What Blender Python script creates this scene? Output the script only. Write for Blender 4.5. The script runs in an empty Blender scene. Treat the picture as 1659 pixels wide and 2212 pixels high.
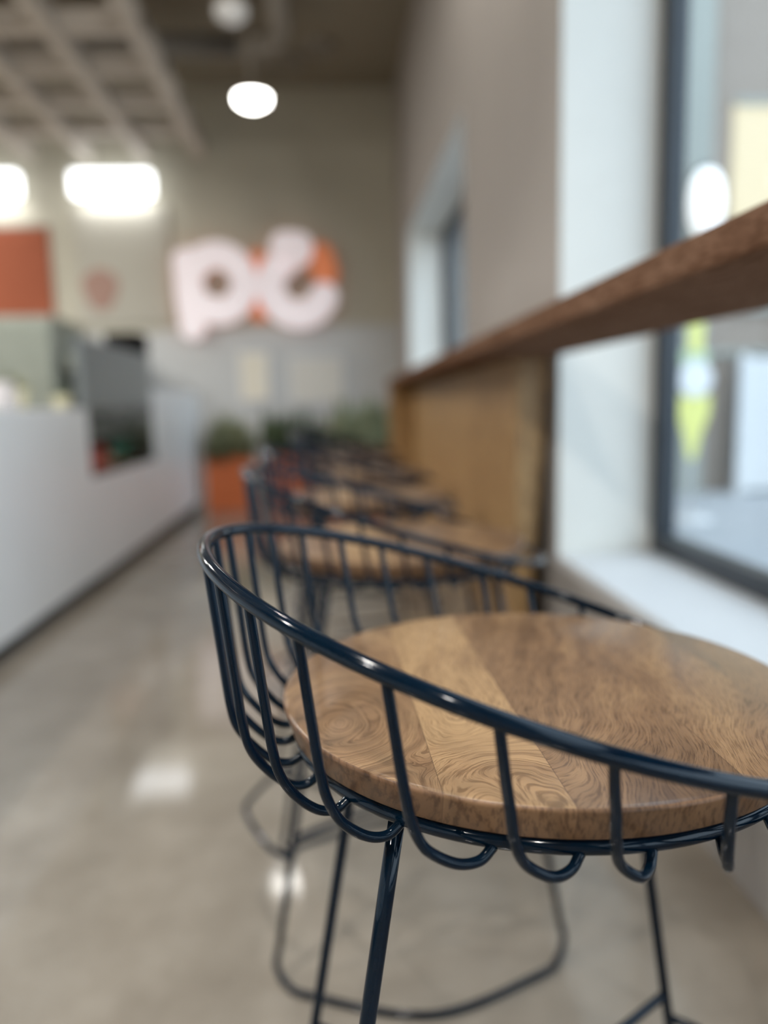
import bpy, bmesh, math, random
from mathutils import Vector, Matrix
random.seed(7)
PI = math.pi
sc = bpy.context.scene
C = sc.collection
EYE = 0.87

# ------------------------------------------------------------------ helpers
def link(o):
    C.objects.link(o); return o

def obj(name, bm, m=None, parent=None, smooth=True, bevel=0, loc=None, seg=2):
    me = bpy.data.meshes.new(name)
    bmesh.ops.recalc_face_normals(bm, faces=bm.faces[:])
    bm.to_mesh(me); bm.free()
    for p in me.polygons: p.use_smooth = smooth
    if m is not None:
        for q in (m if isinstance(m, (list, tuple)) else [m]): me.materials.append(q)
    o = link(bpy.data.objects.new(name, me))
    if parent is not None: o.parent = parent
    if loc is not None: o.location = loc
    if bevel:
        b = o.modifiers.new('bevel', 'BEVEL'); b.width = bevel; b.segments = seg; b.limit_method = 'ANGLE'
    return o

def thing(name, label, cat, loc=(0, 0, 0), rotz=0, group=None):
    o = link(bpy.data.objects.new(name, None))
    o.empty_display_size = .1
    o.location = loc; o.rotation_euler = (0, 0, rotz)
    o['label'] = label; o['category'] = cat
    if group: o['group'] = group
    return o

def tag(o, label, cat, group=None, kind=None):
    o['label'] = label; o['category'] = cat
    if group: o['group'] = group
    if kind: o['kind'] = kind
    return o

def struct(name, bm, m, parent=None, smooth=False, **k):
    o = obj(name, bm, m, parent, smooth, **k)
    if parent is None: o['kind'] = 'structure'
    return o

def dup(root, loc, rotz, label):
    r = root.copy(); C.objects.link(r); r.location = loc; r.rotation_euler = (0, 0, rotz); r['label'] = label
    for ch in list(root.children):
        c = ch.copy(); C.objects.link(c); c.parent = r
        for g in ch.children:
            d = g.copy(); C.objects.link(d); d.parent = c
    return r

def box(bm, x0, x1, y0, y1, z0, z1, mi=0):
    v = [bm.verts.new((x, y, z)) for x in (x0, x1) for y in (y0, y1) for z in (z0, z1)]
    for q in ((0, 1, 3, 2), (4, 6, 7, 5), (0, 4, 5, 1), (2, 3, 7, 6), (0, 2, 6, 4), (1, 5, 7, 3)):
        f = bm.faces.new([v[i] for i in q]); f.material_index = mi
    return bm

def nbox(*a):
    return box(bmesh.new(), *a)

def prism(bm, pts, axis, a0, a1):
    """extrude the polygon pts (two coords) along axis from a0 to a1"""
    def mk(p, a):
        return {'x': (a, p[0], p[1]), 'y': (p[0], a, p[1]), 'z': (p[0], p[1], a)}[axis]
    A = [bm.verts.new(mk(p, a0)) for p in pts]; B_ = [bm.verts.new(mk(p, a1)) for p in pts]
    n = len(pts)
    bm.faces.new(A); bm.faces.new(B_[::-1])
    for i in range(n): bm.faces.new([A[i], A[(i + 1) % n], B_[(i + 1) % n], B_[i]])
    return bm

def lathe(bm, prof, n=32, c=(0, 0, 0), mi=0):
    rings = []
    for r, z in prof:
        if r < 1e-6: rings.append([bm.verts.new((c[0], c[1], c[2] + z))])
        else: rings.append([bm.verts.new((c[0] + r * math.cos(2 * PI * i / n), c[1] + r * math.sin(2 * PI * i / n), c[2] + z)) for i in range(n)])
    for a, b in zip(rings[:-1], rings[1:]):
        for i in range(n):
            j = (i + 1) % n
            q = [a[i % len(a)], a[j % len(a)], b[j % len(b)], b[i % len(b)]]
            q2 = []
            for w in q:
                if w not in q2: q2.append(w)
            if len(q2) >= 3:
                f = bm.faces.new(q2); f.material_index = mi
    return bm

def tube(bm, pts, r, n=12, closed=False, caps=True):
    pts = [Vector(p) for p in pts]; N = len(pts)
    if not isinstance(r, (list, tuple)): r = [r] * N
    T = []
    for i in range(N):
        if closed: t = pts[(i + 1) % N] - pts[i - 1]
        else: t = pts[min(i + 1, N - 1)] - pts[max(i - 1, 0)]
        T.append(t.normalized())
    up = Vector((0, 0, 1)) if abs(T[0].z) < .9 else Vector((1, 0, 0))
    u = (up - T[0] * up.dot(T[0])).normalized()
    rings = []
    for i in range(N):
        u = (u - T[i] * u.dot(T[i])).normalized(); w = T[i].cross(u)
        rings.append([bm.verts.new(pts[i] + (u * math.cos(2 * PI * k / n) + w * math.sin(2 * PI * k / n)) * r[i]) for k in range(n)])
    for i in range(N if closed else N - 1):
        a, b = rings[i], rings[(i + 1) % N]
        for k in range(n):
            bm.faces.new([a[k], a[(k + 1) % n], b[(k + 1) % n], b[k]])
    if not closed and caps:
        bm.faces.new(rings[0][::-1]); bm.faces.new(rings[-1])
    return bm

def smooth_path(P, k=8):
    """Catmull-Rom through P"""
    P = [Vector(p) for p in P]; out = []
    Q = [P[0] * 2 - P[1]] + P + [P[-1] * 2 - P[-2]]
    for i in range(1, len(Q) - 2):
        a, b, c, d = Q[i - 1], Q[i], Q[i + 1], Q[i + 2]
        for s in range(k):
            t = s / k
            out.append(.5 * ((2 * b) + (c - a) * t + (2 * a - 5 * b + 4 * c - d) * t * t + (3 * b - a - 3 * c + d) * t ** 3))
    out.append(P[-1]); return out

# ------------------------------------------------------------------ materials
def mat(name, col, rough=.5, metal=0., coat=0., emit=None, es=0., spec=.5):
    m = bpy.data.materials.new(name); m.use_nodes = True
    b = m.node_tree.nodes['Principled BSDF']
    b.inputs['Base Color'].default_value = (*col, 1); b.inputs['Roughness'].default_value = rough
    b.inputs['Metallic'].default_value = metal; b.inputs['Coat Weight'].default_value = coat
    b.inputs['Specular IOR Level'].default_value = spec
    if coat: b.inputs['Coat Roughness'].default_value = .22
    if emit: b.inputs['Emission Color'].default_value = (*emit, 1); b.inputs['Emission Strength'].default_value = es
    return m

def srgb(r, g, b):
    f = lambda c: (c / 255 / 12.92) if c <= 10 else ((c / 255 + .055) / 1.055) ** 2.4
    return (f(r), f(g), f(b))

class G:
    def __init__(s, m): s.t = m.node_tree; s.n = s.t.nodes; s.b = s.n['Principled BSDF']
    def node(s, ty, **k):
        n = s.n.new(ty)
        for a, v in k.items(): setattr(n, a, v)
        return n
    def put(s, sock, v):
        if hasattr(v, 'is_output') or hasattr(v, 'links'): s.t.links.new(v, sock)
        else: sock.default_value = v
    def math(s, op, a, b=None, c=None):
        n = s.node('ShaderNodeMath', operation=op); s.put(n.inputs[0], a)
        if b is not None: s.put(n.inputs[1], b)
        if c is not None: s.put(n.inputs[2], c)
        return n.outputs[0]
    def comb(s, x, y, z):
        n = s.node('ShaderNodeCombineXYZ')
        for i, v in enumerate((x, y, z)): s.put(n.inputs[i], v)
        return n.outputs[0]
    def noise(s, vec, scale, detail=4, rough=.55, dist=0.):
        n = s.node('ShaderNodeTexNoise'); s.put(n.inputs['Vector'], vec)
        n.inputs['Scale'].default_value = scale; n.inputs['Detail'].default_value = detail
        n.inputs['Roughness'].default_value = rough; n.inputs['Distortion'].default_value = dist
        return n.outputs['Fac']
    def ramp(s, fac, stops):
        n = s.node('ShaderNodeValToRGB'); s.put(n.inputs[0], fac)
        e = n.color_ramp.elements
        while len(e) < len(stops): e.new(.5)
        for i, (p, c) in enumerate(stops):
            e[i].position = p; e[i].color = (*c, 1) if len(c) == 3 else c
        return n.outputs[0]
    def mix(s, fac, a, b, mode='MIX'):
        n = s.node('ShaderNodeMix', data_type='RGBA', blend_type=mode)
        s.put(n.inputs[0], fac); s.put(n.inputs[6], a if hasattr(a, 'links') else (*a, 1)); s.put(n.inputs[7], b if hasattr(b, 'links') else (*b, 1))
        return n.outputs[2]
    def bump(s, h, strength=.2, dist=.002):
        n = s.node('ShaderNodeBump'); s.put(n.inputs['Height'], h); n.inputs['Strength'].default_value = strength
        n.inputs['Distance'].default_value = dist; s.t.links.new(n.outputs[0], s.b.inputs['Normal'])

def wood(name, light, mid, dark, plank=.07, off=.03, along='Y', grain=1., rough=.45, swirl=1., coat=0., tilt=.7, spread=.35, staves=None, fine=1., knots=()):
    m = mat(name, mid, rough, coat=coat); g = G(m)
    tc = g.node('ShaderNodeTexCoord'); sep = g.node('ShaderNodeSeparateXYZ'); g.t.links.new(tc.outputs['Object'], sep.inputs[0])
    X, Y, Z = sep.outputs
    if along == 'Y': u, v = X, Y
    elif along == 'Z': u, v = Y, Z
    else: u, v = Y, X
    w3 = {'Y': Z, 'Z': X, 'X': Z}[along]
    if staves:                      # (start, tone, grain angle) of each glued stave
        pid = 0.; rnd = .5 + staves[0][1]; ang = staves[0][2]; line = 1.
        for k, (st_, tone, an) in enumerate(staves[1:], 1):
            on = g.math('GREATER_THAN', u, st_)
            pid = g.math('ADD', on, pid)
            rnd = g.math('MULTIPLY_ADD', on, tone - staves[k - 1][1], rnd); ang = g.math('MULTIPLY_ADD', on, an - staves[k - 1][2], ang)
            line = g.math('MULTIPLY', line, g.math('GREATER_THAN', g.math('ABSOLUTE', g.math('SUBTRACT', u, st_)), .0003))
    else:
        pid = g.math('FLOOR', g.math('DIVIDE', g.math('ADD', u, off), plank))
        wn = g.node('ShaderNodeTexWhiteNoise', noise_dimensions='1D'); g.put(wn.inputs['W'], g.math('ADD', pid, 3.3))
        rnd = wn.outputs['Value']
        ang = g.math('MULTIPLY', g.math('SUBTRACT', rnd, .5), tilt)
    base = g.comb(u, v, w3)
    vr = g.node('ShaderNodeVectorRotate', rotation_type='Z_AXIS'); g.put(vr.inputs['Vector'], base); g.put(vr.inputs['Angle'], ang)
    sp = g.node('ShaderNodeSeparateXYZ'); g.t.links.new(vr.outputs[0], sp.inputs[0])
    shift = g.math('MULTIPLY', pid, 1.37)
    low = g.noise(g.comb(g.math('ADD', sp.outputs[0], shift), g.math('MULTIPLY', sp.outputs[1], .6), sp.outputs[2]), 9, 2)
    uu = g.math('ADD', sp.outputs[0], g.math('MULTIPLY', g.math('SUBTRACT', low, .5), .09 * swirl))
    for kx, ky, kr in knots:        # grain closes in rings round a knot
        dx = g.math('SUBTRACT', u, kx); dy = g.math('MULTIPLY', g.math('SUBTRACT', v, ky), .6)
        wob = g.math('ADD', g.math('MULTIPLY', g.math('SUBTRACT', low, .5), .03), g.math('MULTIPLY', g.math('SUBTRACT', g.noise(base, 38, 2), .5), .005))
        dd = g.math('ADD', g.math('SQRT', g.math('ADD', g.math('MULTIPLY', dx, dx), g.math('MULTIPLY', dy, dy))), wob)
        mr = g.node('ShaderNodeMapRange', interpolation_type='SMOOTHSTEP'); g.put(mr.inputs[0], dd)
        for q, val in zip((1, 2, 3, 4), (kr, kr * .15, 0., .85)): mr.inputs[q].default_value = val
        uu = g.math('ADD', g.math('MULTIPLY', uu, g.math('SUBTRACT', 1., mr.outputs[0])), g.math('MULTIPLY', g.math('MULTIPLY', dd, 1.7), mr.outputs[0]))
    vec = g.comb(g.math('ADD', g.math('MULTIPLY', uu, 60 * grain), shift), g.math('MULTIPLY', sp.outputs[1], 4.5 * grain), g.math('MULTIPLY', sp.outputs[2], 30 * grain))
    n1 = g.noise(vec, 1, 5, .6, .4)
    vec2 = g.comb(g.math('MULTIPLY', uu, 420 * grain * fine), g.math('MULTIPLY', sp.outputs[1], 26 * grain * fine), g.math('MULTIPLY', sp.outputs[2], 120 * grain))
    n2 = g.noise(vec2, 1, 3, .6)
    big = g.noise(g.comb(g.math('ADD', uu, shift), sp.outputs[1], sp.outputs[2]), 7, 3)
    f = g.math('ADD', g.math('MULTIPLY', n1, .55), g.math('MULTIPLY', big, .45))
    f = g.math('ADD', f, g.math('MULTIPLY', g.math('SUBTRACT', rnd, .5), spread))
    col = g.ramp(f, [(.28, dark), (.5, mid), (.72, light)])
    pores = g.ramp(n2, [(.38, (.38, .32, .27)), (.53, (1, 1, 1))])
    col = g.mix(.75, col, pores, 'MULTIPLY')
    if staves: seam = line
    else:
        fr = g.math('FRACT', g.math('DIVIDE', g.math('ADD', u, off), plank))
        seam = g.math('LESS_THAN', g.math('ABSOLUTE', g.math('SUBTRACT', fr, .5)), .4955)
    col = g.mix(seam, g.mix(.6, col, dark), col)
    g.t.links.new(col, g.b.inputs['Base Color'])
    g.t.links.new(g.math('MULTIPLY_ADD', n1, .25, rough - .12), g.b.inputs['Roughness'])
    g.bump(n2, .12, .0008)
    return m

def mottled(name, stops, scale, rough, rvar=.1, detail=5, bump=0, coord='Object', spec=.5):
    m = mat(name, stops[0][1], rough, spec=spec); g = G(m)
    tc = g.node('ShaderNodeTexCoord')
    n = g.noise(tc.outputs[coord], scale, detail, .6, .3)
    n2 = g.noise(tc.outputs[coord], scale * 5.3, 4, .6)
    f = g.math('ADD', g.math('MULTIPLY', n, .75), g.math('MULTIPLY', n2, .25))
    g.t.links.new(g.ramp(f, stops), g.b.inputs['Base Color'])
    g.t.links.new(g.math('MULTIPLY_ADD', n2, rvar, rough - rvar / 2), g.b.inputs['Roughness'])
    if bump: g.bump(n2, bump, .004)
    return m

def glass_mat(name, tint=(1, 1, 1), refl=.06):
    m = bpy.data.materials.new(name); m.use_nodes = True; t = m.node_tree; t.nodes.clear()
    o = t.nodes.new('ShaderNodeOutputMaterial'); tr = t.nodes.new('ShaderNodeBsdfTransparent'); gl = t.nodes.new('ShaderNodeBsdfGlossy')
    tr.inputs[0].default_value = (*tint, 1); gl.inputs['Roughness'].default_value = .02
    mx = t.nodes.new('ShaderNodeMixShader'); fr = t.nodes.new('ShaderNodeFresnel'); fr.inputs[0].default_value = 1.35
    ge = t.nodes.new('ShaderNodeNewGeometry'); mu = t.nodes.new('ShaderNodeMath'); mu.operation = 'MULTIPLY'
    iv = t.nodes.new('ShaderNodeMath'); iv.operation = 'SUBTRACT'; iv.inputs[0].default_value = 1
    t.links.new(ge.outputs['Backfacing'], iv.inputs[1]); t.links.new(iv.outputs[0], mu.inputs[0]); t.links.new(fr.outputs[0], mu.inputs[1])
    t.links.new(mu.outputs[0], mx.inputs[0])
    t.links.new(tr.outputs[0], mx.inputs[1]); t.links.new(gl.outputs[0], mx.inputs[2]); t.links.new(mx.outputs[0], o.inputs[0])
    return m

M = {}
M['navy'] = mottled('navy_enamel', [(.3, (.0006, .0062, .0145)), (.7, (.001, .009, .020))], 30, .09, .04, spec=.28)
M['seat'] = wood('mango_wood', (.47, .295, .145), (.275, .158, .079), (.085, .045, .024), rough=.38, coat=.5, swirl=.8, spread=.75, fine=2.1,
                 staves=[(-1, -.02, -.40), (-.102, .20, .15), (-.032, -.06, .34), (.075, .03, .30), (.15, -.07, .36)], knots=[(-.157, -.065, .085), (-.075, -.19, .07)])
M['seatedge'] = wood('mango_end_grain_shaded', (.30, .165, .08), (.215, .11, .05), (.12, .06, .028), rough=.45, swirl=.5, spread=.5, tilt=0, fine=.8,  # end grain, with the shade on the seat's side darkened into its colour
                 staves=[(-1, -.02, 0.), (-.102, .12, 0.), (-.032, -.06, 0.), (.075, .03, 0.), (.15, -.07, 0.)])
M['bar'] = wood('oak_bar', (.265, .16, .108), (.205, .118, .076), (.13, .07, .043), plank=.30, off=.2, along='Y', rough=.55, swirl=.5, tilt=.02, spread=.1)
M['bar'].node_tree.nodes['Principled BSDF'].inputs['Specular IOR Level'].default_value = 0
M['honey'] = wood('honey_plywood', (.54, .345, .155), (.45, .275, .115), (.33, .19, .075), plank=1.2, off=.3, along='Z', rough=.5, swirl=.6, tilt=.02, spread=.2, grain=.6)
M['floor'] = mottled('polished_concrete', [(.3, (.195, .165, .13)), (.5, (.265, .23, .185)), (.68, (.34, .302, .25))], 2.2, .075, .05, spec=.6)
M['wall'] = mottled('greige_paint', [(.3, (.395, .365, .335)), (.7, (.42, .39, .358))], 3, .75, .05)
M['wallfar'] = mottled('khaki_paint', [(.3, (.52, .49, .395)), (.7, (.55, .52, .42))], 3, .8, .05)
M['jamb'] = mottled('white_reveal_paint', [(.3, (.84, .825, .755)), (.7, (.88, .865, .795))], 4, .6, .05)
M['sill'] = mottled('white_sill_slab', [(.3, (.66, .67, .67)), (.7, (.70, .71, .71))], 4, .5, .05)
M['ceiling'] = mottled('taupe_ceiling', [(.3, (.26, .225, .165)), (.7, (.29, .25, .185))], 2, .85, .05)
M['trellis'] = mottled('taupe_timber', [(.3, (.56, .51, .45)), (.7, (.61, .56, .49))], 5, .7, .05)
M['tile'] = mottled('pale_wall_tile', [(.3, (.56, .57, .56)), (.7, (.60, .61, .60))], 4, .35, .05)
M['frame'] = mottled('dark_window_metal', [(.3, (.018, .024, .032)), (.7, (.026, .034, .044))], 8, .4, .1)
M['counter'] = mottled('white_solid_surface', [(.3, (.78, .79, .79)), (.7, (.82, .83, .83))], 3, .35, .08)
M['toe'] = mat('dark_toe_kick', (.03, .03, .032), .5)
M['glass'] = glass_mat('clear_glass')
M['smoke'] = mottled('grey_satin_panel', [(.3, (.17, .19, .19)), (.7, (.20, .22, .22))], 4, .3, .1)
M['black'] = mat('black_plastic', (.01, .01, .01), .9, spec=.1)
M['dark_in'] = mat('dark_cooler_interior', (.02, .024, .022), .6)
M['steel'] = mottled('brushed_steel', [(.3, (.25, .28, .24)), (.7, (.30, .33, .29))], 6, .42, .1)
M['steel'].node_tree.nodes['Principled BSDF'].inputs['Metallic'].default_value = .3
M['orange'] = mottled('orange_planter_paint', [(.3, (.62, .145, .04)), (.7, (.68, .17, .05))], 6, .5, .1)
M['orangeflat'] = mottled('orange_banner_cloth', [(.3, (.30, .075, .03)), (.7, (.34, .09, .038))], 3, .8, .1)
M['cream'] = mottled('cream_board', [(.3, (.47, .445, .375)), (.7, (.50, .475, .40))], 3, .7, .1)
M['pinkprint'] = mat('faded_pink_print', (.40, .25, .20), .8)
M['soil'] = mottled('dark_potting_soil', [(.3, (.03, .02, .013)), (.7, (.05, .035, .022))], 40, .9, .05)
M['leaf'] = mottled('green_leaf', [(.3, (.16, .17, .09)), (.7, (.32, .33, .20))], 9, .5, .1)
M['leafdark'] = mottled('dark_leaf', [(.3, (.035, .055, .025)), (.7, (.11, .145, .075))], 9, .5, .1)
M['signface'] = mat('sign_letter_face', (.9, .85, .86), .4, emit=(1, .82, .86), es=.20)
M['signside'] = mat('sign_orange_acrylic', (.75, .23, .09), .4, emit=(1, .30, .12), es=.15)
M['lampface'] = mat('lamp_diffuser', (.9, .9, .9), .5, emit=(.95, .98, 1), es=2.6)
M['discface'] = mat('disc_lamp_diffuser', (.9, .9, .9), .5, emit=(1, .98, .93), es=13)
M['discdim'] = mat('dim_disc_diffuser', (.6, .6, .58), .5, emit=(1, .98, .93), es=.12)
M['whitemetal'] = mat('taupe_metal', (.30, .27, .23), .5)
M['duct'] = mat('painted_duct', (.32, .29, .245), .6)
M['facade'] = mottled('taupe_stucco', [(.3, (.265, .215, .175)), (.7, (.305, .25, .205))], 1.2, .9, .05)
M['facade2'] = mottled('pale_stucco', [(.3, (.29, .30, .265)), (.7, (.32, .33, .295))], 1.2, .9, .05)
M['pave'] = mottled('pale_pavement', [(.3, (.33, .345, .36)), (.7, (.38, .395, .41))], 1.3, .85, .05)
M['whitepaint'] = mottled('white_gate_paint', [(.3, (.60, .60, .59)), (.7, (.66, .66, .65))], 2, .5, .05)
M['amber'] = mat('lit_window_glow', (.5, .42, .27), .5, emit=(1, .76, .42), es=.22)
M['globe'] = mat('globe_lamp', (.95, .95, .95), .4, emit=(1, 1, .97), es=.6)
M['yellow'] = mat('fluorescent_yellow', (.78, .77, .22), .5)
M['palegreen'] = mat('pale_green_plate', (.50, .62, .42), .5)
M['white'] = mat('white_ceramic', (.8, .8, .8), .4)
M['papercup'] = mat('paper_cup', (.42, .40, .40), .6)
M['creamclay'] = mat('cream_clay', (.60, .56, .38), .6)
M['redpack'] = mat('red_packet', (.42, .05, .04), .5)
M['greenpack'] = mat('green_bottle', (.02, .12, .07), .25)
M['grip'] = mat('kraft_paper', (.40, .28, .17), .8)

def area(name, loc, rot, sx_, sy_, power, col, portal=False, shape='RECTANGLE'):
    l = bpy.data.lights.new(name, 'AREA'); l.shape = shape; l.size = sx_; l.size_y = sy_; l.energy = power; l.color = col
    o = link(bpy.data.objects.new(name, l)); o.location = loc; o.rotation_euler = rot
    if portal: l.cycles.is_portal = True
    return o

# ------------------------------------------------------------------ the room
XW, XF = .70, 1.00            # inner face of the window wall, inner face of the window frames
YB, YF = 7.90, -5.0
XL = -6.5
ZC = 3.90
SILL, HEAD = .385, 2.34

def wall_floor():
    struct('floor', nbox(XL, XW + .02, YF, YB, -.1, 0), M['floor'])
    struct('ceiling', nbox(XL, XW + .4, YF, YB + .2, ZC, ZC + .15), M['ceiling'])
    struct('wall_back', nbox(XL, XW + .4, YB, YB + .2, 0, ZC), M['wallfar'])
    struct('wall_left', nbox(XL - .2, XL, YF, YB, 0, ZC), M['wall'])
    struct('wall_front', nbox(XL, XW + .4, YF - .2, YF, 0, ZC), M['wall'])
    wins = [(4.05, 6.90, HEAD), (-4.6, 2.37, 3.25)]
    bm = bmesh.new()
    ys = [YF] + sorted([y for w in wins for y in w[:2]]) + [YB]
    for a, b in zip(ys[0::2], ys[1::2]): box(bm, XW, XW + .36, a, b, 0, ZC)
    for a, b, hd in wins:
        box(bm, XW, XW + .36, a, b, hd, ZC); box(bm, XW, XW + .36, a, b, -.1, SILL - .03)
    struct('wall_right', bm, M['wall'])
    bm = nbox(XL, -1.62, YB - .012, YB, 0, 1.62)
    box(bm, -1.62, XW, YB - .012, YB, 0, 1.66)
    struct('trim_1', bm, M['tile'])
    for k, (a, b, HD) in enumerate(wins, 1):
        # painted reveal and sill lining the opening
        bm = nbox(XW + .002, XF + .06, b - .004, b + .001, SILL, HD)
        box(bm, XW + .002, XF + .06, a - .001, a + .004, SILL, HD)
        box(bm, XW + .002, XF + .06, a, b, HD - .004, HD + .001)
        struct('trim_%d' % (k + 1), bm, M['jamb'])
        struct('trim_%d' % (k + 5), nbox(XW - .004, XF + .06, a, b, SILL - .03, SILL), M['sill'], bevel=.004)
        bm = bmesh.new(); t = .062; d0, d1 = XF, XF + .055
        box(bm, d0, d1, b - t - .004, b - .004, SILL, HD - .004); box(bm, d0, d1, a + .004, a + t + .004, SILL, HD - .004)
        box(bm, d0, d1, a + t, b - t, SILL, SILL + t); box(bm, d0, d1, a + t, b - t, HD - t - .004, HD - .004)
        if k == 1: box(bm, d0, d1, (a + b) / 2 - t / 2, (a + b) / 2 + t / 2, SILL + t, HD - t)
        if k == 2:
            for ym in (.2, -1.4, -3.0): box(bm, d0, d1, ym, ym + t, SILL + t, HD - t)
        w = struct('window_%d' % k, bm, M['frame'], bevel=.003)
        obj('glass_pane', nbox(XF + .024, XF + .030, a + t, b - t, SILL + t, HD - t), M['glass'], w, smooth=False)
wall_floor()

# ------------------------------------------------------------------ ceiling trellis, duct, lamps
tr = thing('ceiling_trellis', 'taupe timber grid trellis hanging below the ceiling above the white counter', 'ceiling trellis', (-1.16, 7.75, 3.20))
for k in range(8):
    obj('long_beam', nbox(-.055, .055, -6.6, 0, 0, .15), M['trellis'], tr, smooth=False, bevel=.004, loc=(-.52 * k, 0, 0))
for k in range(10):
    obj('cross_beam', nbox(-3.7, .055, -.07, .07, .04, .15), M['trellis'], tr, smooth=False, bevel=.004, loc=(0, -.55 - .62 * k, 0))
for xx in (-.26, -3.4):
    for yy in (-.55, -3.65, -6.13):
        obj('hanger_rod', tube(bmesh.new(), [(xx, yy, .149), (xx, yy, ZC - 3.20)], .008, 8), M['trellis'], tr)

pts = [(-3.0, 6.3, 3.58), (-.62, 6.3, 3.58)]
for k in range(0, 10):
    a = k / 9 * PI / 2
    pts.append((-.62 + .34 * math.sin(a), 6.3 - .34 + .34 * math.cos(a), 3.58))
pts.append((-.28, -3.0, 3.58))
dt = thing('ceiling_duct', 'round painted taupe duct bending across the dark ceiling', 'duct', (-.28, 6.0, 3.58))
def rel(ps, o): return [(p[0] - o[0], p[1] - o[1], p[2] - o[2]) for p in ps]
obj('pipe', tube(bmesh.new(), rel(pts, (-.28, 6.0, 3.58)), .085, 20), M['duct'], dt)
for y in (5.2, 2.4, -.4):
    bm = tube(bmesh.new(), [(0, y - 6.0, .08), (0, y - 6.0, ZC - 3.58)], .012, 8)
    obj('hanger_strap', bm, M['duct'], dt)

def disc_lamp(x, y, z, r, m, label):
    t = thing('pendant_disc_lamp', label, 'pendant lamp', (x, y, z))
    obj('lamp_shade', lathe(bmesh.new(), [(0, .075), (.03, .075), (r * .8, .05), (r, .02), (r, 0), (r * .96, .0)], 40), M['whitemetal'], t)
    obj('diffuser', lathe(bmesh.new(), [(r * .95, .0), (r * .9, -.035), (r * .6, -.06), (0, -.068)], 40), m, t)
    obj('stem', tube(bmesh.new(), [(0, 0, .07), (0, 0, ZC - z - .03)], .02, 12), M['whitemetal'], t)
    obj('ceiling_rose', lathe(bmesh.new(), [(0, ZC - z), (.06, ZC - z), (.06, ZC - z - .02), (.02, ZC - z - .035), (0, ZC - z - .035)], 24), M['whitemetal'], t)
    return t
disc_lamp(-.512, 6.05, EYE + 2.25, .125, M['discface'], 'bright white disc pendant lamp hanging from a stem near the back wall')
disc_lamp(-.50, 4.75, EYE + 2.235, .10, M['discdim'], 'dim disc pendant lamp at the top edge of the photo beside the duct')

def ceiling_round(name, x, y, r, label, cat):
    t = thing(name, label, cat, (x, y, ZC))
    obj('rim_ring', lathe(bmesh.new(), [(r, 0), (r, -.05), (r * .8, -.06), (r * .78, -.03), (r * .78, 0)], 32), M['duct'], t)
    obj('grille', lathe(bmesh.new(), [(0, -.03), (r * .79, -.03), (r * .79, 0)], 32), M['ceiling'], t)
ceiling_round('ceiling_speaker', -.36, 7.3, .19, 'round taupe ceiling speaker just right of the bright disc lamp', 'speaker')
ceiling_round('ceiling_downlight', -.02, 7.0, .13, 'small unlit round downlight on the dark ceiling, nearest the right wall', 'downlight')

def wall_lamp(x0, x1, label):
    t = thing('wall_wash_lamp', label, 'wall lamp', ((x0 + x1) / 2, YB - .1, 2.97))
    h = (x1 - x0) / 2
    obj('diffuser', nbox(-h, h, -.16, -.02, -.11, .11), M['lampface'], t, smooth=False, bevel=.03, seg=4)
    obj('mounting_plate', nbox(-h * .8, h * .8, -.021, .1, -.06, .06), M['whitemetal'], t, smooth=False)
def wash(x, wd):
    o = area('wall_wash_light', (x, YB - .1, 2.85), (.55, 0, 0), wd, .08, 1.0, (.95, .97, 1))
wash(-1.99, .7); wash(-3.23, .74)
wall_lamp(-2.36, -1.62, 'long white wall lamp over the cream menu board')
wall_lamp(-3.62, -2.84, 'long white wall lamp over the orange menu banner')

# ------------------------------------------------------------------ back wall: boards, sign, prints
b1 = thing('menu_banner', 'burnt orange menu banner on the back wall at the left edge', 'banner', (-3.22, YB, 1.78))
obj('cloth', nbox(-.55, .55, -.03, -.001, 0, .84), M['orangeflat'], b1, smooth=False)
obj('batten', tube(bmesh.new(), [(-.57, -.02, .85), (.57, -.02, .85)], .014, 10), M['whitemetal'], b1)
obj('batten', tube(bmesh.new(), [(-.57, -.02, -.01), (.57, -.02, -.01)], .014, 10), M['whitemetal'], b1)
b2 = thing('menu_board', 'pale khaki menu board with a faded pink round print under the lamp', 'menu board', (-1.98, YB, 1.70))
obj('panel', nbox(-.45, .45, -.03, -.001, 0, 1.12), M['cream'], b2, smooth=False, bevel=.006)
bm = bmesh.new()
vs = [bm.verts.new((-.23 + .17 * math.cos(a) * (1 + .12 * math.sin(3 * a)), -.033, .34 + .2 * math.sin(a))) for a in [2 * PI * k / 40 for k in range(40)]]
f = bm.faces.new(vs); ex = bmesh.ops.extrude_face_region(bm, geom=[f]); bmesh.ops.translate(bm, vec=(0, .004, 0), verts=[v for v in ex['geom'] if isinstance(v, bmesh.types.BMVert)])
obj('round_print', bm, M['pinkprint'], b2, smooth=False)

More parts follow.
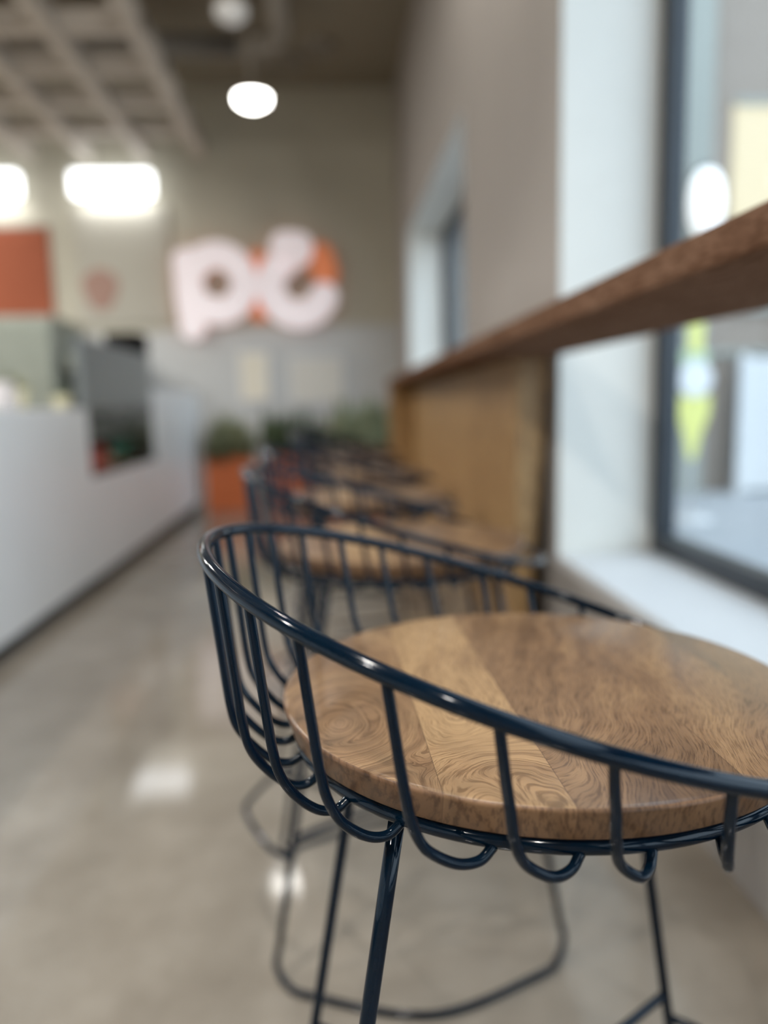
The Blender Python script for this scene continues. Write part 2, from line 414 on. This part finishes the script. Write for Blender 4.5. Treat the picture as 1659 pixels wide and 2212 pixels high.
# sign "pc": letters are thick rounded strokes standing off the wall
def stroke(bm, pts, r, y0, y1, n=14):
    """flat-faced stroke with round ends drawn in XZ, extruded in Y"""
    pts = [Vector((p[0], p[1])) for p in pts]; L, R = [], []
    for i, p in enumerate(pts):
        t = (pts[min(i + 1, len(pts) - 1)] - pts[max(i - 1, 0)]).normalized(); nn = Vector((-t.y, t.x))
        L.append(p + nn * r); R.append(p - nn * r)
    t0 = (pts[1] - pts[0]).normalized(); t1 = (pts[-1] - pts[-2]).normalized()
    def cap(c, t):
        a0 = math.atan2(t.y, t.x)
        return [c + Vector((math.cos(a0 + PI / 2 - PI * k / n), math.sin(a0 + PI / 2 - PI * k / n))) * r for k in range(1, n)]
    # quads for the body, fans for the caps
    def quad_strip():
        fr = [[bm.verts.new((p.x, y, p.y)) for p in (a, b)] for a, b in zip(L, R) for y in (y0,)]
        bk = [[bm.verts.new((p.x, y, p.y)) for p in (a, b)] for a, b in zip(L, R) for y in (y1,)]
        for i in range(len(L) - 1):
            bm.faces.new([fr[i][0], fr[i + 1][0], fr[i + 1][1], fr[i][1]])
            q = bm.faces.new([bk[i][0], bk[i][1], bk[i + 1][1], bk[i + 1][0]])
            for s in (0, 1):
                q = bm.faces.new([fr[i][s], bk[i][s], bk[i + 1][s], fr[i + 1][s]]); q.material_index = 1
        return fr, bk
    fr, bk = quad_strip()
    for c, t, i, sgn in ((pts[-1], t1, -1, 1), (pts[0], -t0, 0, -1)):
        arc = cap(c, t)
        a, b = (0, 1) if sgn == 1 else (1, 0)
        F = [fr[i][a]] + [bm.verts.new((p.x, y0, p.y)) for p in arc] + [fr[i][b]]
        K = [bk[i][a]] + [bm.verts.new((p.x, y1, p.y)) for p in arc] + [bk[i][b]]
        bm.faces.new(F); bm.faces.new(K[::-1])
        for k in range(len(F) - 1):
            q = bm.faces.new([F[k], F[k + 1], K[k + 1], K[k]]); q.material_index = 1
PX = 7.78 / 1662
def sx(px): return (-.1415 * 7.78) + (px - 465) * PX * 1.0
def sz(py): return (.155 * 7.78 + EYE) - (py - 610) * PX
sg = thing('letter_sign', 'glowing white letter sign reading pc with orange details on the back wall', 'sign', (sx(550), YB, sz(610)))
def annulus(bm, c, r0, r1, y0, y1, n=56):
    V = {}
    for y in (y0, y1):
        for r in (r0, r1):
            V[(y, r)] = [bm.verts.new((c[0] + r * math.cos(2 * PI * k / n), y, c[1] + r * math.sin(2 * PI * k / n))) for k in range(n)]
    for k in range(n):
        j = (k + 1) % n
        bm.faces.new([V[(y0, r0)][k], V[(y0, r1)][k], V[(y0, r1)][j], V[(y0, r0)][j]])
        bm.faces.new([V[(y1, r0)][k], V[(y1, r0)][j], V[(y1, r1)][j], V[(y1, r1)][k]])
        for r in (r0, r1):
            f = bm.faces.new([V[(y0, r)][k], V[(y0, r)][j], V[(y1, r)][j], V[(y1, r)][k]]); f.material_index = 1
def sp(px, py): return (sx(px) - sx(550), sz(py) - sz(610))
RB = (sx(470) - sx(469)) * 1.0
# p: ring + descending stem
bm = bmesh.new()
annulus(bm, sp(470, 611), 29 * PX, 84 * PX, -.12, -.035)
obj('letter_p_bowl', bm, [M['signface'], M['signside']], sg, smooth=False)
bm = bmesh.new()
stroke(bm, [sp(408, 566), sp(410, 640), sp(416, 698)], 26 * PX, -.118, -.037)
obj('letter_p_stem', bm, [M['signface'], M['signside']], sg, smooth=False)
# c: open ring with a hooked upper end
bm = bmesh.new()
arc = [sp(637 + 57 * math.cos(a), 620 + 57 * math.sin(a)) for a in [.38 + (PI * 1.38 - .43) * k / 40 for k in range(41)]]
arc += [sp(624, 550), sp(640, 550)]
stroke(bm, arc, 29 * PX, -.119, -.036)
obj('letter_c', bm, [M['signface'], M['signside']], sg, smooth=False)
bm = bmesh.new(); stroke(bm, [sp(612, 538), sp(640, 540)], 30 * PX, -.125, -.03)
obj('letter_c_hook', bm, [M['signface'], M['signside']], sg, smooth=False)
bm = bmesh.new(); stroke(bm, [sp(684, 558), sp(694, 592)], 27 * PX, -.09, -.02)
obj('orange_accent', bm, [M['signside'], M['signside']], sg, smooth=False)
bm = bmesh.new(); stroke(bm, [sp(553, 560), sp(553, 672)], 16 * PX, -.08, -.02)
obj('orange_accent', bm, [M['signside'], M['signside']], sg, smooth=False)
bm = bmesh.new(); box(bm, sp(400, 0)[0], sp(690, 0)[0], -.03, 0, -.03, .03)
obj('mounting_rail', bm, M['whitemetal'], sg, smooth=False)

def wall_print(x0, x1, z0, z1, m, label):
    t = thing('framed_print', label, 'picture', ((x0 + x1) / 2, YB - .012, z0)); h = (x1 - x0) / 2; H = z1 - z0
    obj('print_sheet', nbox(-h + .02, h - .02, -.02, -.008, .02, H - .02), m, t, smooth=False)
    bm = nbox(-h, -h + .02, -.03, 0, 0, H); box(bm, h - .02, h, -.03, 0, 0, H); box(bm, -h + .02, h - .02, -.03, 0, 0, .02); box(bm, -h + .02, h - .02, -.03, 0, H - .02, H)
    obj('print_frame', bm, M['counter'], t, smooth=False)
wall_print(-.92, -.62, .93, 1.42, mat('cream_print', (.86, .80, .66), .6), 'tall cream print on the back wall under the letter sign')
wall_print(-.42, .12, .90, 1.36, mat('ivory_print', (.74, .71, .64), .6), 'wide ivory print on the back wall, right of the tall cream print')

# ------------------------------------------------------------------ service counter
XCF = -1.17
ct = thing('service_counter', 'low white service counter along the left with a dark recessed base', 'counter', (XCF, 1.15, 0))
obj('body', nbox(-.75, 0, -2.65, 2.65, .07, .885), M['counter'], ct, smooth=False, bevel=.004)
obj('toe_kick', nbox(-.72, -.045, -2.65, 2.65, 0, .07), M['toe'], ct, smooth=False)
ct = thing('service_counter', 'taller white counter end block beyond the display case, next to the orange planter', 'counter', (XCF, 6.05, 0))
obj('body', nbox(-.26, 0, -.85, .85, .07, 1.005), M['counter'], ct, smooth=False, bevel=.004)
obj('toe_kick', nbox(-.23, -.045, -.85, .81, 0, .07), M['toe'], ct, smooth=False)
dc = thing('display_case', 'grey chilled display case with black top over a white base between the two white counters', 'display case', (XCF, 4.5, .545))
obj('white_base', nbox(-.75, 0, -.70, .70, -.475, 0), M['counter'], dc, smooth=False)
obj('toe_kick', nbox(-.72, -.045, -.70, .70, -.545, -.475), M['toe'], dc, smooth=False)
bm = nbox(-.72, -.68, -.68, .68, 0, .345); box(bm, -.68, -.02, -.68, .68, 0, .012)
box(bm, -.68, -.02, -.70, -.68, 0, .345); box(bm, -.68, -.02, .68, .70, 0, .345)
obj('inner_lining', bm, M['dark_in'], dc, smooth=False)
obj('upper_panel', nbox(-.05, -.012, -.69, .69, .345, .675), M['smoke'], dc, smooth=False, bevel=.006)
obj('front_glass', nbox(-.012, -.006, -.68, .68, .012, .345), M['glass'], dc, smooth=False)
obj('side_glass', nbox(-.68, -.05, -.69, -.684, .345, .675), M['glass'], dc, smooth=False)
obj('side_glass', nbox(-.68, -.05, .684, .69, .345, .675), M['glass'], dc, smooth=False)
obj('inner_shelf', nbox(-.66, -.06, -.67, .67, .18, .19), M['dark_in'], dc, smooth=False)
obj('top_cap', nbox(-.215, -.002, .42, .66, .675, .80), M['black'], dc, smooth=False, bevel=.012)
for k in range(4):
    bm = lathe(bmesh.new(), [(0, 0), (.036, 0), (.038, .01), (.038, .10), (.03, .125), (.014, .14), (.014, .155), (0, .155)], 20)
    o = obj('green_drink_bottle', bm, M['greenpack'], None, loc=(XCF - .14, 4.66 + .095 * k, .558))
    tag(o, 'dark green bottle standing behind the glass at the right end of the display case', 'bottle', 'green bottles in the display case')
for k in range(4):
    bm = nbox(-.04, .04, -.045, .045, 0, .13)
    o = obj('red_snack_carton', bm, M['redpack'], None, smooth=False, bevel=.004, loc=(XCF - .12, 3.93 + .115 * k, .558))
    tag(o, 'red carton behind the glass at the left end of the display case', 'carton', 'red cartons in the display case')
for k in range(2):
    o = obj('paper_wrapped_loaf', lathe(bmesh.new(), [(0, 0), (.045, .0), (.06, .03), (.055, .07), (.03, .09), (0, .095)], 20), M['grip'], None, loc=(XCF - .15, 4.385 + .125 * k, .558))
    tag(o, 'brown paper wrapped bun in the middle of the display case', 'bun', 'brown buns in the display case')

# counter-top bits at the left
def pot_plant(name, x, y, z, r, label, lm, cat='potted plant', n=26, h=.17):
    t = thing(name, label, cat, (x, y, z))
    obj('pot', lathe(bmesh.new(), [(0, 0), (r * .75, 0), (r, r * 1.2), (r * 1.05, r * 1.5), (r * .92, r * 1.5), (r * .9, r * 1.35), (0, r * 1.35)], 24), M['creamclay'], t)
    bm = bmesh.new()
    for k in range(n):
        a = random.uniform(0, 2 * PI); e = random.uniform(.35, 1.35); L = h * random.uniform(.6, 1.1)
        d = Vector((math.cos(a) * math.cos(e), math.sin(a) * math.cos(e), math.sin(e))); s = Vector((-math.sin(a), math.cos(a), 0))
        o0 = Vector((d.x * r * .3, d.y * r * .3, r * 1.3)); w = L * .13
        p = [o0, o0 + d * L * .5 + s * w, o0 + d * L * .95 - Vector((0, 0, L * .15)), o0 + d * L * .5 - s * w]
        bm.faces.new([bm.verts.new(q) for q in p])
    o = obj('leaves', bm, lm, t, smooth=False)
    return t
pot_plant('potted_herb', XCF - .24, 3.56, .885, .06, 'cream pot with small green plant on the low white counter', M['leaf'], h=.12)
pot_plant('potted_succulent', XCF - .085, 3.71, .885, .04, 'small dark green succulent beside the display case', M['leafdark'], h=.07)
t = thing('paper_cup_stack', 'white upside-down cup stack on the counter at the left edge', 'cups', (XCF - .17, 3.28, .885))
for k in range(3):
    obj('cup', lathe(bmesh.new(), [(.052, 0), (.054, .006), (.052, .006), (.04, .085), (0, .085)], 28), M['papercup'], t, loc=(0, 0, .014 * k))
t = thing('condiment_tray', 'black condiment tray behind the white cups on the counter', 'tray', (XCF - .48, 3.24, .885))
bm = nbox(-.12, .12, -.16, .16, 0, .012); box(bm, -.12, -.11, -.16, .16, .012, .06); box(bm, .11, .12, -.16, .16, .012, .06); box(bm, -.11, .11, -.16, -.15, .012, .06); box(bm, -.11, .11, .15, .16, .012, .06)
obj('tray_body', bm, M['black'], t, smooth=False)
obj('divider', nbox(-.11, .11, -.005, .005, .012, .055), M['black'], t, smooth=False)

# back bar behind the counter
bb = thing('steel_refrigerator', 'grey-green steel refrigerator against the back wall behind the counter', 'refrigerator', (-3.2, 7.5, 0))
obj('body', nbox(-.75, .75, -.33, .36, .1, 1.72), M['steel'], bb, smooth=False, bevel=.01)
for s in (-1, 1):
    d = obj('door', nbox(s * .375 - .36, s * .375 + .36, -.37, -.33, .2, 1.68), M['steel'], bb, smooth=False, bevel=.01)
    obj('handle', tube(bmesh.new(), [(s * .08, -.37, .8), (s * .08, -.41, .82), (s * .08, -.41, 1.2), (s * .08, -.37, 1.22)], .011, 8), M['steel'], d)
    for q in (-1, 1): obj('foot', tube(bmesh.new(), [(s * .66, q * .26, 0), (s * .66, q * .26, .1)], .025, 10), M['black'], bb)
bk = thing('back_counter', 'low grey back counter along the back wall behind the white counter', 'cabinet', (-2.05, 7.5, 0))
obj('body', nbox(-.38, .38, -.3, .36, .06, .86), M['steel'], bk, smooth=False)
obj('worktop', nbox(-.39, .39, -.33, .37, .86, .90), M['steel'], bk, smooth=False, bevel=.004)
obj('base', nbox(-.36, .36, -.26, .34, 0, .06), M['toe'], bk, smooth=False)
for s in (-1, 1):
    d = obj('door', nbox(s * .19 - .18, s * .19 + .18, -.32, -.3, .09, .83), M['steel'], bk, smooth=False)
    obj('handle', nbox(s * .05 - .008, s * .05 + .008, -.34, -.32, .55, .72), M['black'], d, smooth=False)
em = thing('espresso_machine', 'grey espresso machine standing on the back counter', 'coffee machine', (-2.08, 7.45, .90))
obj('body', nbox(-.3, .3, -.1, .25, .04, .50), M['steel'], em, smooth=False, bevel=.03, seg=3)
obj('drip_tray', nbox(-.29, .29, -.24, -.1, .03, .09), M['black'], em, smooth=False)
obj('hood', nbox(-.3, .3, -.24, -.1, .34, .50), M['steel'], em, smooth=False, bevel=.02)
for s in (-.15, .15): obj('group_head', lathe(bmesh.new(), [(0, .26), (.035, .26), (.04, .34), (0, .34)], 16, (s, -.17, 0)), M['black'], em)
for s in (-1, 1):
    for q in (-.06, .2): obj('foot', tube(bmesh.new(), [(s * .25, q, 0), (s * .25, q, .045)], .02, 8), M['black'], em)

# ------------------------------------------------------------------ orange planters with plants
def planter(x, y, w, label, lm, ph, group='orange planters', n=240):
    t = thing('planter_box', label, 'planter', (x, y, 0), 0, group)
    h, d = .45, .30
    bm = nbox(-w / 2, w / 2, -d / 2, -d / 2 + .02, .0, h); box(bm, -w / 2, w / 2, d / 2 - .02, d / 2, 0, h)
    box(bm, -w / 2, -w / 2 + .02, -d / 2 + .02, d / 2 - .02, 0, h); box(bm, w / 2 - .02, w / 2, -d / 2 + .02, d / 2 - .02, 0, h); box(bm, -w / 2 + .02, w / 2 - .02, -d / 2 + .02, d / 2 - .02, 0, .05)
    obj('box', bm, M['orange'], t, smooth=False, bevel=.003)
    obj('soil', nbox(-w / 2 + .02, w / 2 - .02, -d / 2 + .02, d / 2 - .02, .36, .41), M['soil'], t, smooth=False)
    bm = bmesh.new()
    for k in range(n):
        a = random.uniform(0, 2 * PI); e = random.uniform(.25, 1.5); L = ph * random.uniform(.45, 1.0)
        o0 = Vector((random.uniform(-w / 2 + .05, w / 2 - .05), random.uniform(-.1, .1), .40))
        d3 = Vector((math.cos(a) * math.cos(e), math.sin(a) * math.cos(e), math.sin(e))); s = Vector((-math.sin(a), math.cos(a), 0)); ww = .02 + .03 * random.random()
        p1 = o0 + d3 * L * .55; p2 = o0 + d3 * L - Vector((0, 0, L * .12 * math.cos(e)))
        for q in (p1, p2): q.x = max(-w / 2 - .02, min(w / 2 + .02, q.x)); q.y = max(-.28, min(.26, q.y))
        bm.faces.new([bm.verts.new(q) for q in (o0 + s * .004, p1 + s * ww, p2, p1 - s * ww, o0 - s * .004)])
    pl = obj('foliage', bm, lm, t, smooth=False)
    return t
planter(-.90, 6.72, .38, 'orange planter of pale green plants beside the counter end', M['leaf'], .48)
planter(-.40, 7.1, .50, 'orange planter of dark green plants on the back wall, seen left of the stools', M['leafdark'], .52, n=300)
planter(.22, 7.1, .56, 'orange planter of tall green plants in the corner behind the stools', M['leaf'], .62, n=320)

# ------------------------------------------------------------------ window bar
BX0, BX1, BZ0, BZ1 = .410, XW, EYE + .137, EYE + .181
BY0, BY1 = -2.4, 5.72
br = thing('window_bar', 'long brown wood bar shelf along the window wall', 'bar counter', (BX0, 0, 0))
obj('bar_top', nbox(0, BX1 - BX0, BY0, BY1, BZ0, BZ1), M['bar'], br, smooth=False, bevel=.004)
PXP = .590
bm = prism(bmesh.new(), [(PXP - BX0, 0), (PXP - BX0 + .028, 0), (PXP - BX0 + .108, BZ0), (PXP - BX0, BZ0)], 'y', 2.45, 5.60)
obj('support_panel', bm, M['honey'], br, smooth=False, bevel=.003)
obj('end_panel', nbox(0, BX1 - BX0, 5.60, 5.66, 0, BZ0), M['honey'], br, smooth=False, bevel=.003)
for y in (1.2, -.6):
    pass

# ------------------------------------------------------------------ bar stools
SEAT_Z = EYE - .2203
RIM = dict(R=.2386, c=.0124, z=.0399, s=.3259)
def rim_pt(a):                       # a = 0 at the back (local -X), positive towards local -Y
    u = RIM['c'] + RIM['R'] * math.cos(a); w = RIM['R'] * math.sin(a)
    return Vector((-u, -w, SEAT_Z + RIM['z'] + RIM['s'] * u))
RING_R, RING_Z = .1870, SEAT_Z - .0290
LEGS = []
def make_stool(label):
    t = thing('bar_stool', label, 'bar stool', (0, 0, 0), 0, 'bar stools along the window bar')
    r = .2
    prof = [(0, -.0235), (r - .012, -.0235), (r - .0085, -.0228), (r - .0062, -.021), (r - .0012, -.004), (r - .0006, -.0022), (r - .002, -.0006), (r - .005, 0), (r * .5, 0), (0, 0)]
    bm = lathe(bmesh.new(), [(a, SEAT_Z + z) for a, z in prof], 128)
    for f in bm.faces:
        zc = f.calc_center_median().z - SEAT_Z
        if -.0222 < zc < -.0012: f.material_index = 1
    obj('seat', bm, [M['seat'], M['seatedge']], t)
    obj('seat_ring', tube(bmesh.new(), [(RING_R * math.cos(a), RING_R * math.sin(a), RING_Z) for a in [2 * PI * k / 96 for k in range(96)]], .0054, 14, True), M['navy'], t)
    obj('seat_cross_bar', tube(bmesh.new(), [(-RING_R, 0, RING_Z), (RING_R, 0, RING_Z)], .004, 10), M['navy'], t)
    obj('seat_cross_bar', tube(bmesh.new(), [(0, -RING_R, RING_Z), (0, RING_R, RING_Z)], .004, 10), M['navy'], t)
    obj('back_rim', tube(bmesh.new(), [rim_pt(2 * PI * k / 160) for k in range(160)], .0052, 16, True), M['navy'], t)
    wires = [2, 12.5, 23, 34, 45, 58.8, 72.7, 86, 101.5, 116, 130] + [-7, -15, -24, -33, -43.6, -55.8, -67.5, -80, -94.5, -107.5, -121]
    for wa in wires:
        p0 = rim_pt(math.radians(wa)); z0 = p0.z - SEAT_Z
        a0 = math.atan2(-p0.y, -p0.x); sgn = 1 if a0 >= 0 else -1
        ab = abs(math.degrees(a0)); x = [0, 26, 37, 53, 62, 80, 105, 140]; y = [0, 2, 4, 10, 12, 11.5, 8.5, 4]
        dl = 0
        for i in range(len(x) - 1):
            if x[i] <= ab <= x[i + 1]: dl = y[i] + (y[i + 1] - y[i]) * (ab - x[i]) / (x[i + 1] - x[i])
        a1 = a0 + sgn * math.radians(dl); r0 = math.hypot(p0.x, p0.y)
        def P(r, z, f):
            a = a0 + (a1 - a0) * f; return Vector((-r * math.cos(a), -r * math.sin(a), SEAT_Z + z))
        pts = [P(r0, z0, 0)]
        if z0 > .03:
            rm = r0 - .011
            for q in (.33, .66): pts.append(P(r0 + (rm - r0) * q, z0 + (.014 - z0) * q, .09 * q))
            pts += [P(rm, .014, .10), P(rm - .0045, -.005, .14), P(min(rm - .012, .2235), -.0215, .25), P(.2105, -.0335, .56), P(.199, -.0365, .83), P(RING_R + .003, RING_Z - SEAT_Z - .003, 1)]
        else:
            zz = max(z0 - .010, -.02)
            pts += [P(r0 - .002, (z0 + zz) / 2 - .004, 0), P(min(r0 - .004, .224), min(-.021, z0 - .014), .2), P(.2105, -.0345, .58), P(.198, -.038, .85), P(RING_R + .003, RING_Z - SEAT_Z - .003, 1)]
        obj('basket_wire', tube(bmesh.new(), smooth_path(pts, 7), .0032, 10), M['navy'], t)
    tops = {}; FX, FY = .228, .165
    lr = .0054
    for sxn in (-1, 1):
        for syn in (-1, 1):
            top = Vector((sxn * .124, syn * .130, RING_Z - .002)); foot = Vector((sxn * FX, syn * FY, .0056))
            d = (foot - top).normalized()
            a = top + d * ((foot - top).length - .05)
            obj('leg', tube(bmesh.new(), [top + (a - top) * q / 8 for q in range(9)], lr, 14), M['navy'], t)
            tops[(sxn, syn)] = (top, foot, a)
    for syn in (-1, 1):                       # floor runners: round corners, bowed outwards
        (tl, fl, al), (t2, f2, a2) = tops[(-1, syn)], tops[(1, syn)]
        pts = [al, al + (fl - al) * .55, fl + Vector((.018, syn * .012, 0)) , fl + Vector((.055, syn * .04, -0.0002))]
        pts += [Vector((0, syn * .262, .0054))]
        pts += [f2 + Vector((-.055, syn * .04, -.0002)), f2 + Vector((-.018, syn * .012, 0)), a2 + (f2 - a2) * .55, a2]
        obj('floor_runner', tube(bmesh.new(), smooth_path(pts, 10), lr, 14), M['navy'], t)
    def at(k, z):
        top, foot, _ = tops[k]; q = (z - top.z) / (foot.z - top.z); return top + (foot - top) * q
    zf = .195
    for sxn in (-1, 1):                        # side rails bow outwards
        a, b = at((sxn, -1), zf), at((sxn, 1), zf)
        pts = [a + Vector((0, 0, 0)), a + Vector((sxn * .035, .035, 0)), Vector((sxn * .272, -.02, zf)), Vector((sxn * .272, .03, zf)), b + Vector((sxn * .035, -.035, 0)), b]
        obj('footrest_rail', tube(bmesh.new(), smooth_path(pts, 10), .0048, 12), M['navy'], t)
    for syn in (-1, 1):                        # front and rear rails bow inwards
        a, b = at((-1, syn), zf + .03), at((1, syn), zf + .03)
        pts = [a, Vector((-.10, syn * .10, zf + .03)), Vector((0, syn * .075, zf + .03)), Vector((.10, syn * .10, zf + .03)), b]
        obj('footrest_rail', tube(bmesh.new(), smooth_path(pts, 10), .0048, 12), M['navy'], t)
    return t
st = make_stool('nearest bar stool, sharp in focus, navy wire basket back around a round wood seat')
st.location = (.154, .5818, 0); st.rotation_euler = (0, 0, .0212)
words = ['second', 'third', 'fourth', 'fifth', 'sixth']
for w, (x, y, rz) in zip(words, [(.107, 1.245, .03), (.075, 1.90, -.05), (.11, 2.56, .06), (.07, 3.25, -.03), (.10, 3.95, .02)]):
    dup(st, (x, y, 0), rz, 'navy wire bar stool with wood seat, %s from the camera along the bar' % w)

# ------------------------------------------------------------------ outside the windows
struct('ground', nbox(XW + .36, 30, -25, 40, -.35, -.05), M['pave'])
bd = thing('building', 'taupe building across the pavement seen through the window', 'building', (6.0, 7.25, -.05))
bm = nbox(-4.2, 9, 0, .4, 0, 7.0); obj('wall', bm, M['facade'], bd, smooth=False)
obj('dark_pier', nbox(-4.93, -4.2, -.0, .5, 0, 7.0), M['frame'], bd, smooth=False)
obj('corner_pier', nbox(-2.86, -2.49, -.12, 0, 0, 7.0), M['facade2'], bd, smooth=False)
w = obj('window', nbox(-2.26, -.9, -.03, 0, 1.72, 3.58), M['amber'], bd, smooth=False)
bm = nbox(-2.26, -.9, -.05, -.03, 1.70, 1.76); box(bm, -2.26, -.9, -.05, -.03, 3.54, 3.6); box(bm, -.96, -.9, -.05, -.03, 1.76, 3.54)
obj('window_frame', bm, M['facade2'], w, smooth=False)
obj('ledge', nbox(-4.2, 9, -.05, 0, 1.30, 1.36), M['facade2'], bd, smooth=False)
gt = thing('low_gate', 'low white panelled gate in front of the building outside', 'gate', (5.2, 7.05, -.05))
obj('gate_panel', nbox(-1.42, 1.8, -.03, .03, .03, 1.27), M['whitepaint'], gt, smooth=False, bevel=.005)
for s in (-1.38, .2, 1.76): obj('gate_post', nbox(s - .04, s + .04, -.045, .045, 0, 1.3), M['whitepaint'], gt, smooth=False)
gl = thing('globe_lamp', 'white oval globe lamp on the building outside the window', 'wall lamp', (3.38, 7.13, 2.58))
obj('globe', lathe(bmesh.new(), [(0, -.30), (.08, -.27), (.13, -.16), (.145, 0), (.13, .15), (.08, .26), (0, .29)], 28, (0, -.17, 0)), M['globe'], gl)
obj('bracket', nbox(-.03, .03, -.17, .0, .26, .32), M['frame'], gl, smooth=False)
ys = thing('sidewalk_sign', 'yellow and white sign plates on a thin post on the pavement outside', 'sign', (2.63, 5.5, -.05))
obj('post', tube(bmesh.new(), [(0, .03, 0), (0, .03, 1.46)], .014, 10), M['whitepaint'], ys)
obj('base', lathe(bmesh.new(), [(0, 0), (.16, 0), (.16, .025), (.03, .05), (0, .05)], 28, (0, .03, 0)), M['whitepaint'], ys)
def plate(pts, m, name, y=-.0):
    obj(name, prism(bmesh.new(), pts, 'y', y, y + .014), m, ys, smooth=False, bevel=.002)
plate([(-.125, .93), (.125, .93), (.12, .80), (0.05, .62), (.02, .47), (-.03, .47), (-.06, .62), (-.12, .80)], M['yellow'], 'yellow_plate')
plate([(.125 * math.cos(a), 1.05 + .13 * math.sin(a)) for a in [2 * PI * k / 28 for k in range(28)]], M['white'], 'white_plate', -.016)
plate([(.11 * math.cos(a), 1.2 + .08 * math.sin(a)) for a in [2 * PI * k / 28 for k in range(28)]], M['palegreen'], 'green_plate', .016)
plate([(-.05, 1.24), (.05, 1.24), (.06, 1.46), (-.06, 1.46)], M['yellow'], 'yellow_tab')

# ------------------------------------------------------------------ light
w = bpy.data.worlds.new('sky'); sc.world = w; w.use_nodes = True
bg = w.node_tree.nodes['Background']
bg.inputs[0].default_value = (.67, .84, 1.0, 1); bg.inputs[1].default_value = 2.3
# added ceiling fill lamps, all out of view, to brighten the room
fill_lamps = [(-.45, .3, ZC, 45, 'above the nearest bar stool'), (-.45, -2.2, ZC, 50, 'near the window wall behind the photographer'), (-2.6, .6, ZC, 48, 'above the low white counter'),
         (-2.6, -2.0, ZC, 60, 'behind the photographer, over the left side'), (-4.6, 2.6, ZC, 90, 'farthest left, over the kitchen side'),
         (-.35, 2.9, ZC, 45, 'above the fourth bar stool'),
         (-3.0, 4.4, 3.19, 80, 'hung under the trellis beside the display case'), (-4.2, 6.2, 3.19, 80, 'hung under the trellis near the orange menu banner')]
for (x, y, z, p, lab) in fill_lamps:
    t = thing('ceiling_fill_lamp', 'added unseen ceiling fill lamp ' + lab, 'spotlight', (x, y, z))
    obj('housing', lathe(bmesh.new(), [(.10, 0), (.10, -.10), (.085, -.10), (.085, -.02), (0, -.02)], 28), M['whitemetal'], t)
    if z < ZC: obj('stem', tube(bmesh.new(), [(0, 0, -.02), (0, 0, ZC - z)], .012, 10), M['whitemetal'], t)
    o = area('fill_light', (x, y, z - .105), (0, 0, 0), .17, .17, p * .78, (1, .965, .92), shape='DISK')

# ------------------------------------------------------------------ camera
cam = bpy.data.cameras.new('camera'); co = link(bpy.data.objects.new('camera', cam)); sc.camera = co
F_PX = 1662.
def cam_axes():
    vx, vy, roll = 718., 876., -.024
    F = Vector((vx - 1659 / 2, vy - 2212 / 2, F_PX)).normalized(); hd = Vector((math.cos(roll), math.sin(roll), 0))
    U = F.cross(hd).normalized()
    if U.y > 0: U = -U
    R = F.cross(U)
    if R.x < 0: R = -R
    return R, F, U
R, F, U = cam_axes()
right = Vector((R.x, F.x, U.x)); down = Vector((R.y, F.y, U.y)); fwd = Vector((R.z, F.z, U.z))
mm = Matrix((right, -down, -fwd)).transposed().to_4x4(); mm.translation = Vector((0, 0, EYE))
co.matrix_world = mm
cam.sensor_fit = 'VERTICAL'; cam.sensor_height = 36; cam.sensor_width = 27; cam.lens = F_PX / 2212 * 36
cam.clip_start = .02
cam.dof.use_dof = True; cam.dof.focus_distance = .47; cam.dof.aperture_fstop = cam.lens / 1000 / .0140

sc.view_settings.view_transform = 'Standard'; sc.view_settings.look = 'None'; sc.view_settings.gamma = 1
sc.view_settings.use_curve_mapping = False; sc.view_settings.exposure = .5
sc.cycles.use_denoising = True
sc.cycles.max_bounces = 10; sc.cycles.diffuse_bounces = 6; sc.cycles.glossy_bounces = 4; sc.cycles.transparent_max_bounces = 12
sc.cycles.sample_clamp_indirect = 6
sc.cycles.caustics_reflective = False; sc.cycles.caustics_refractive = False
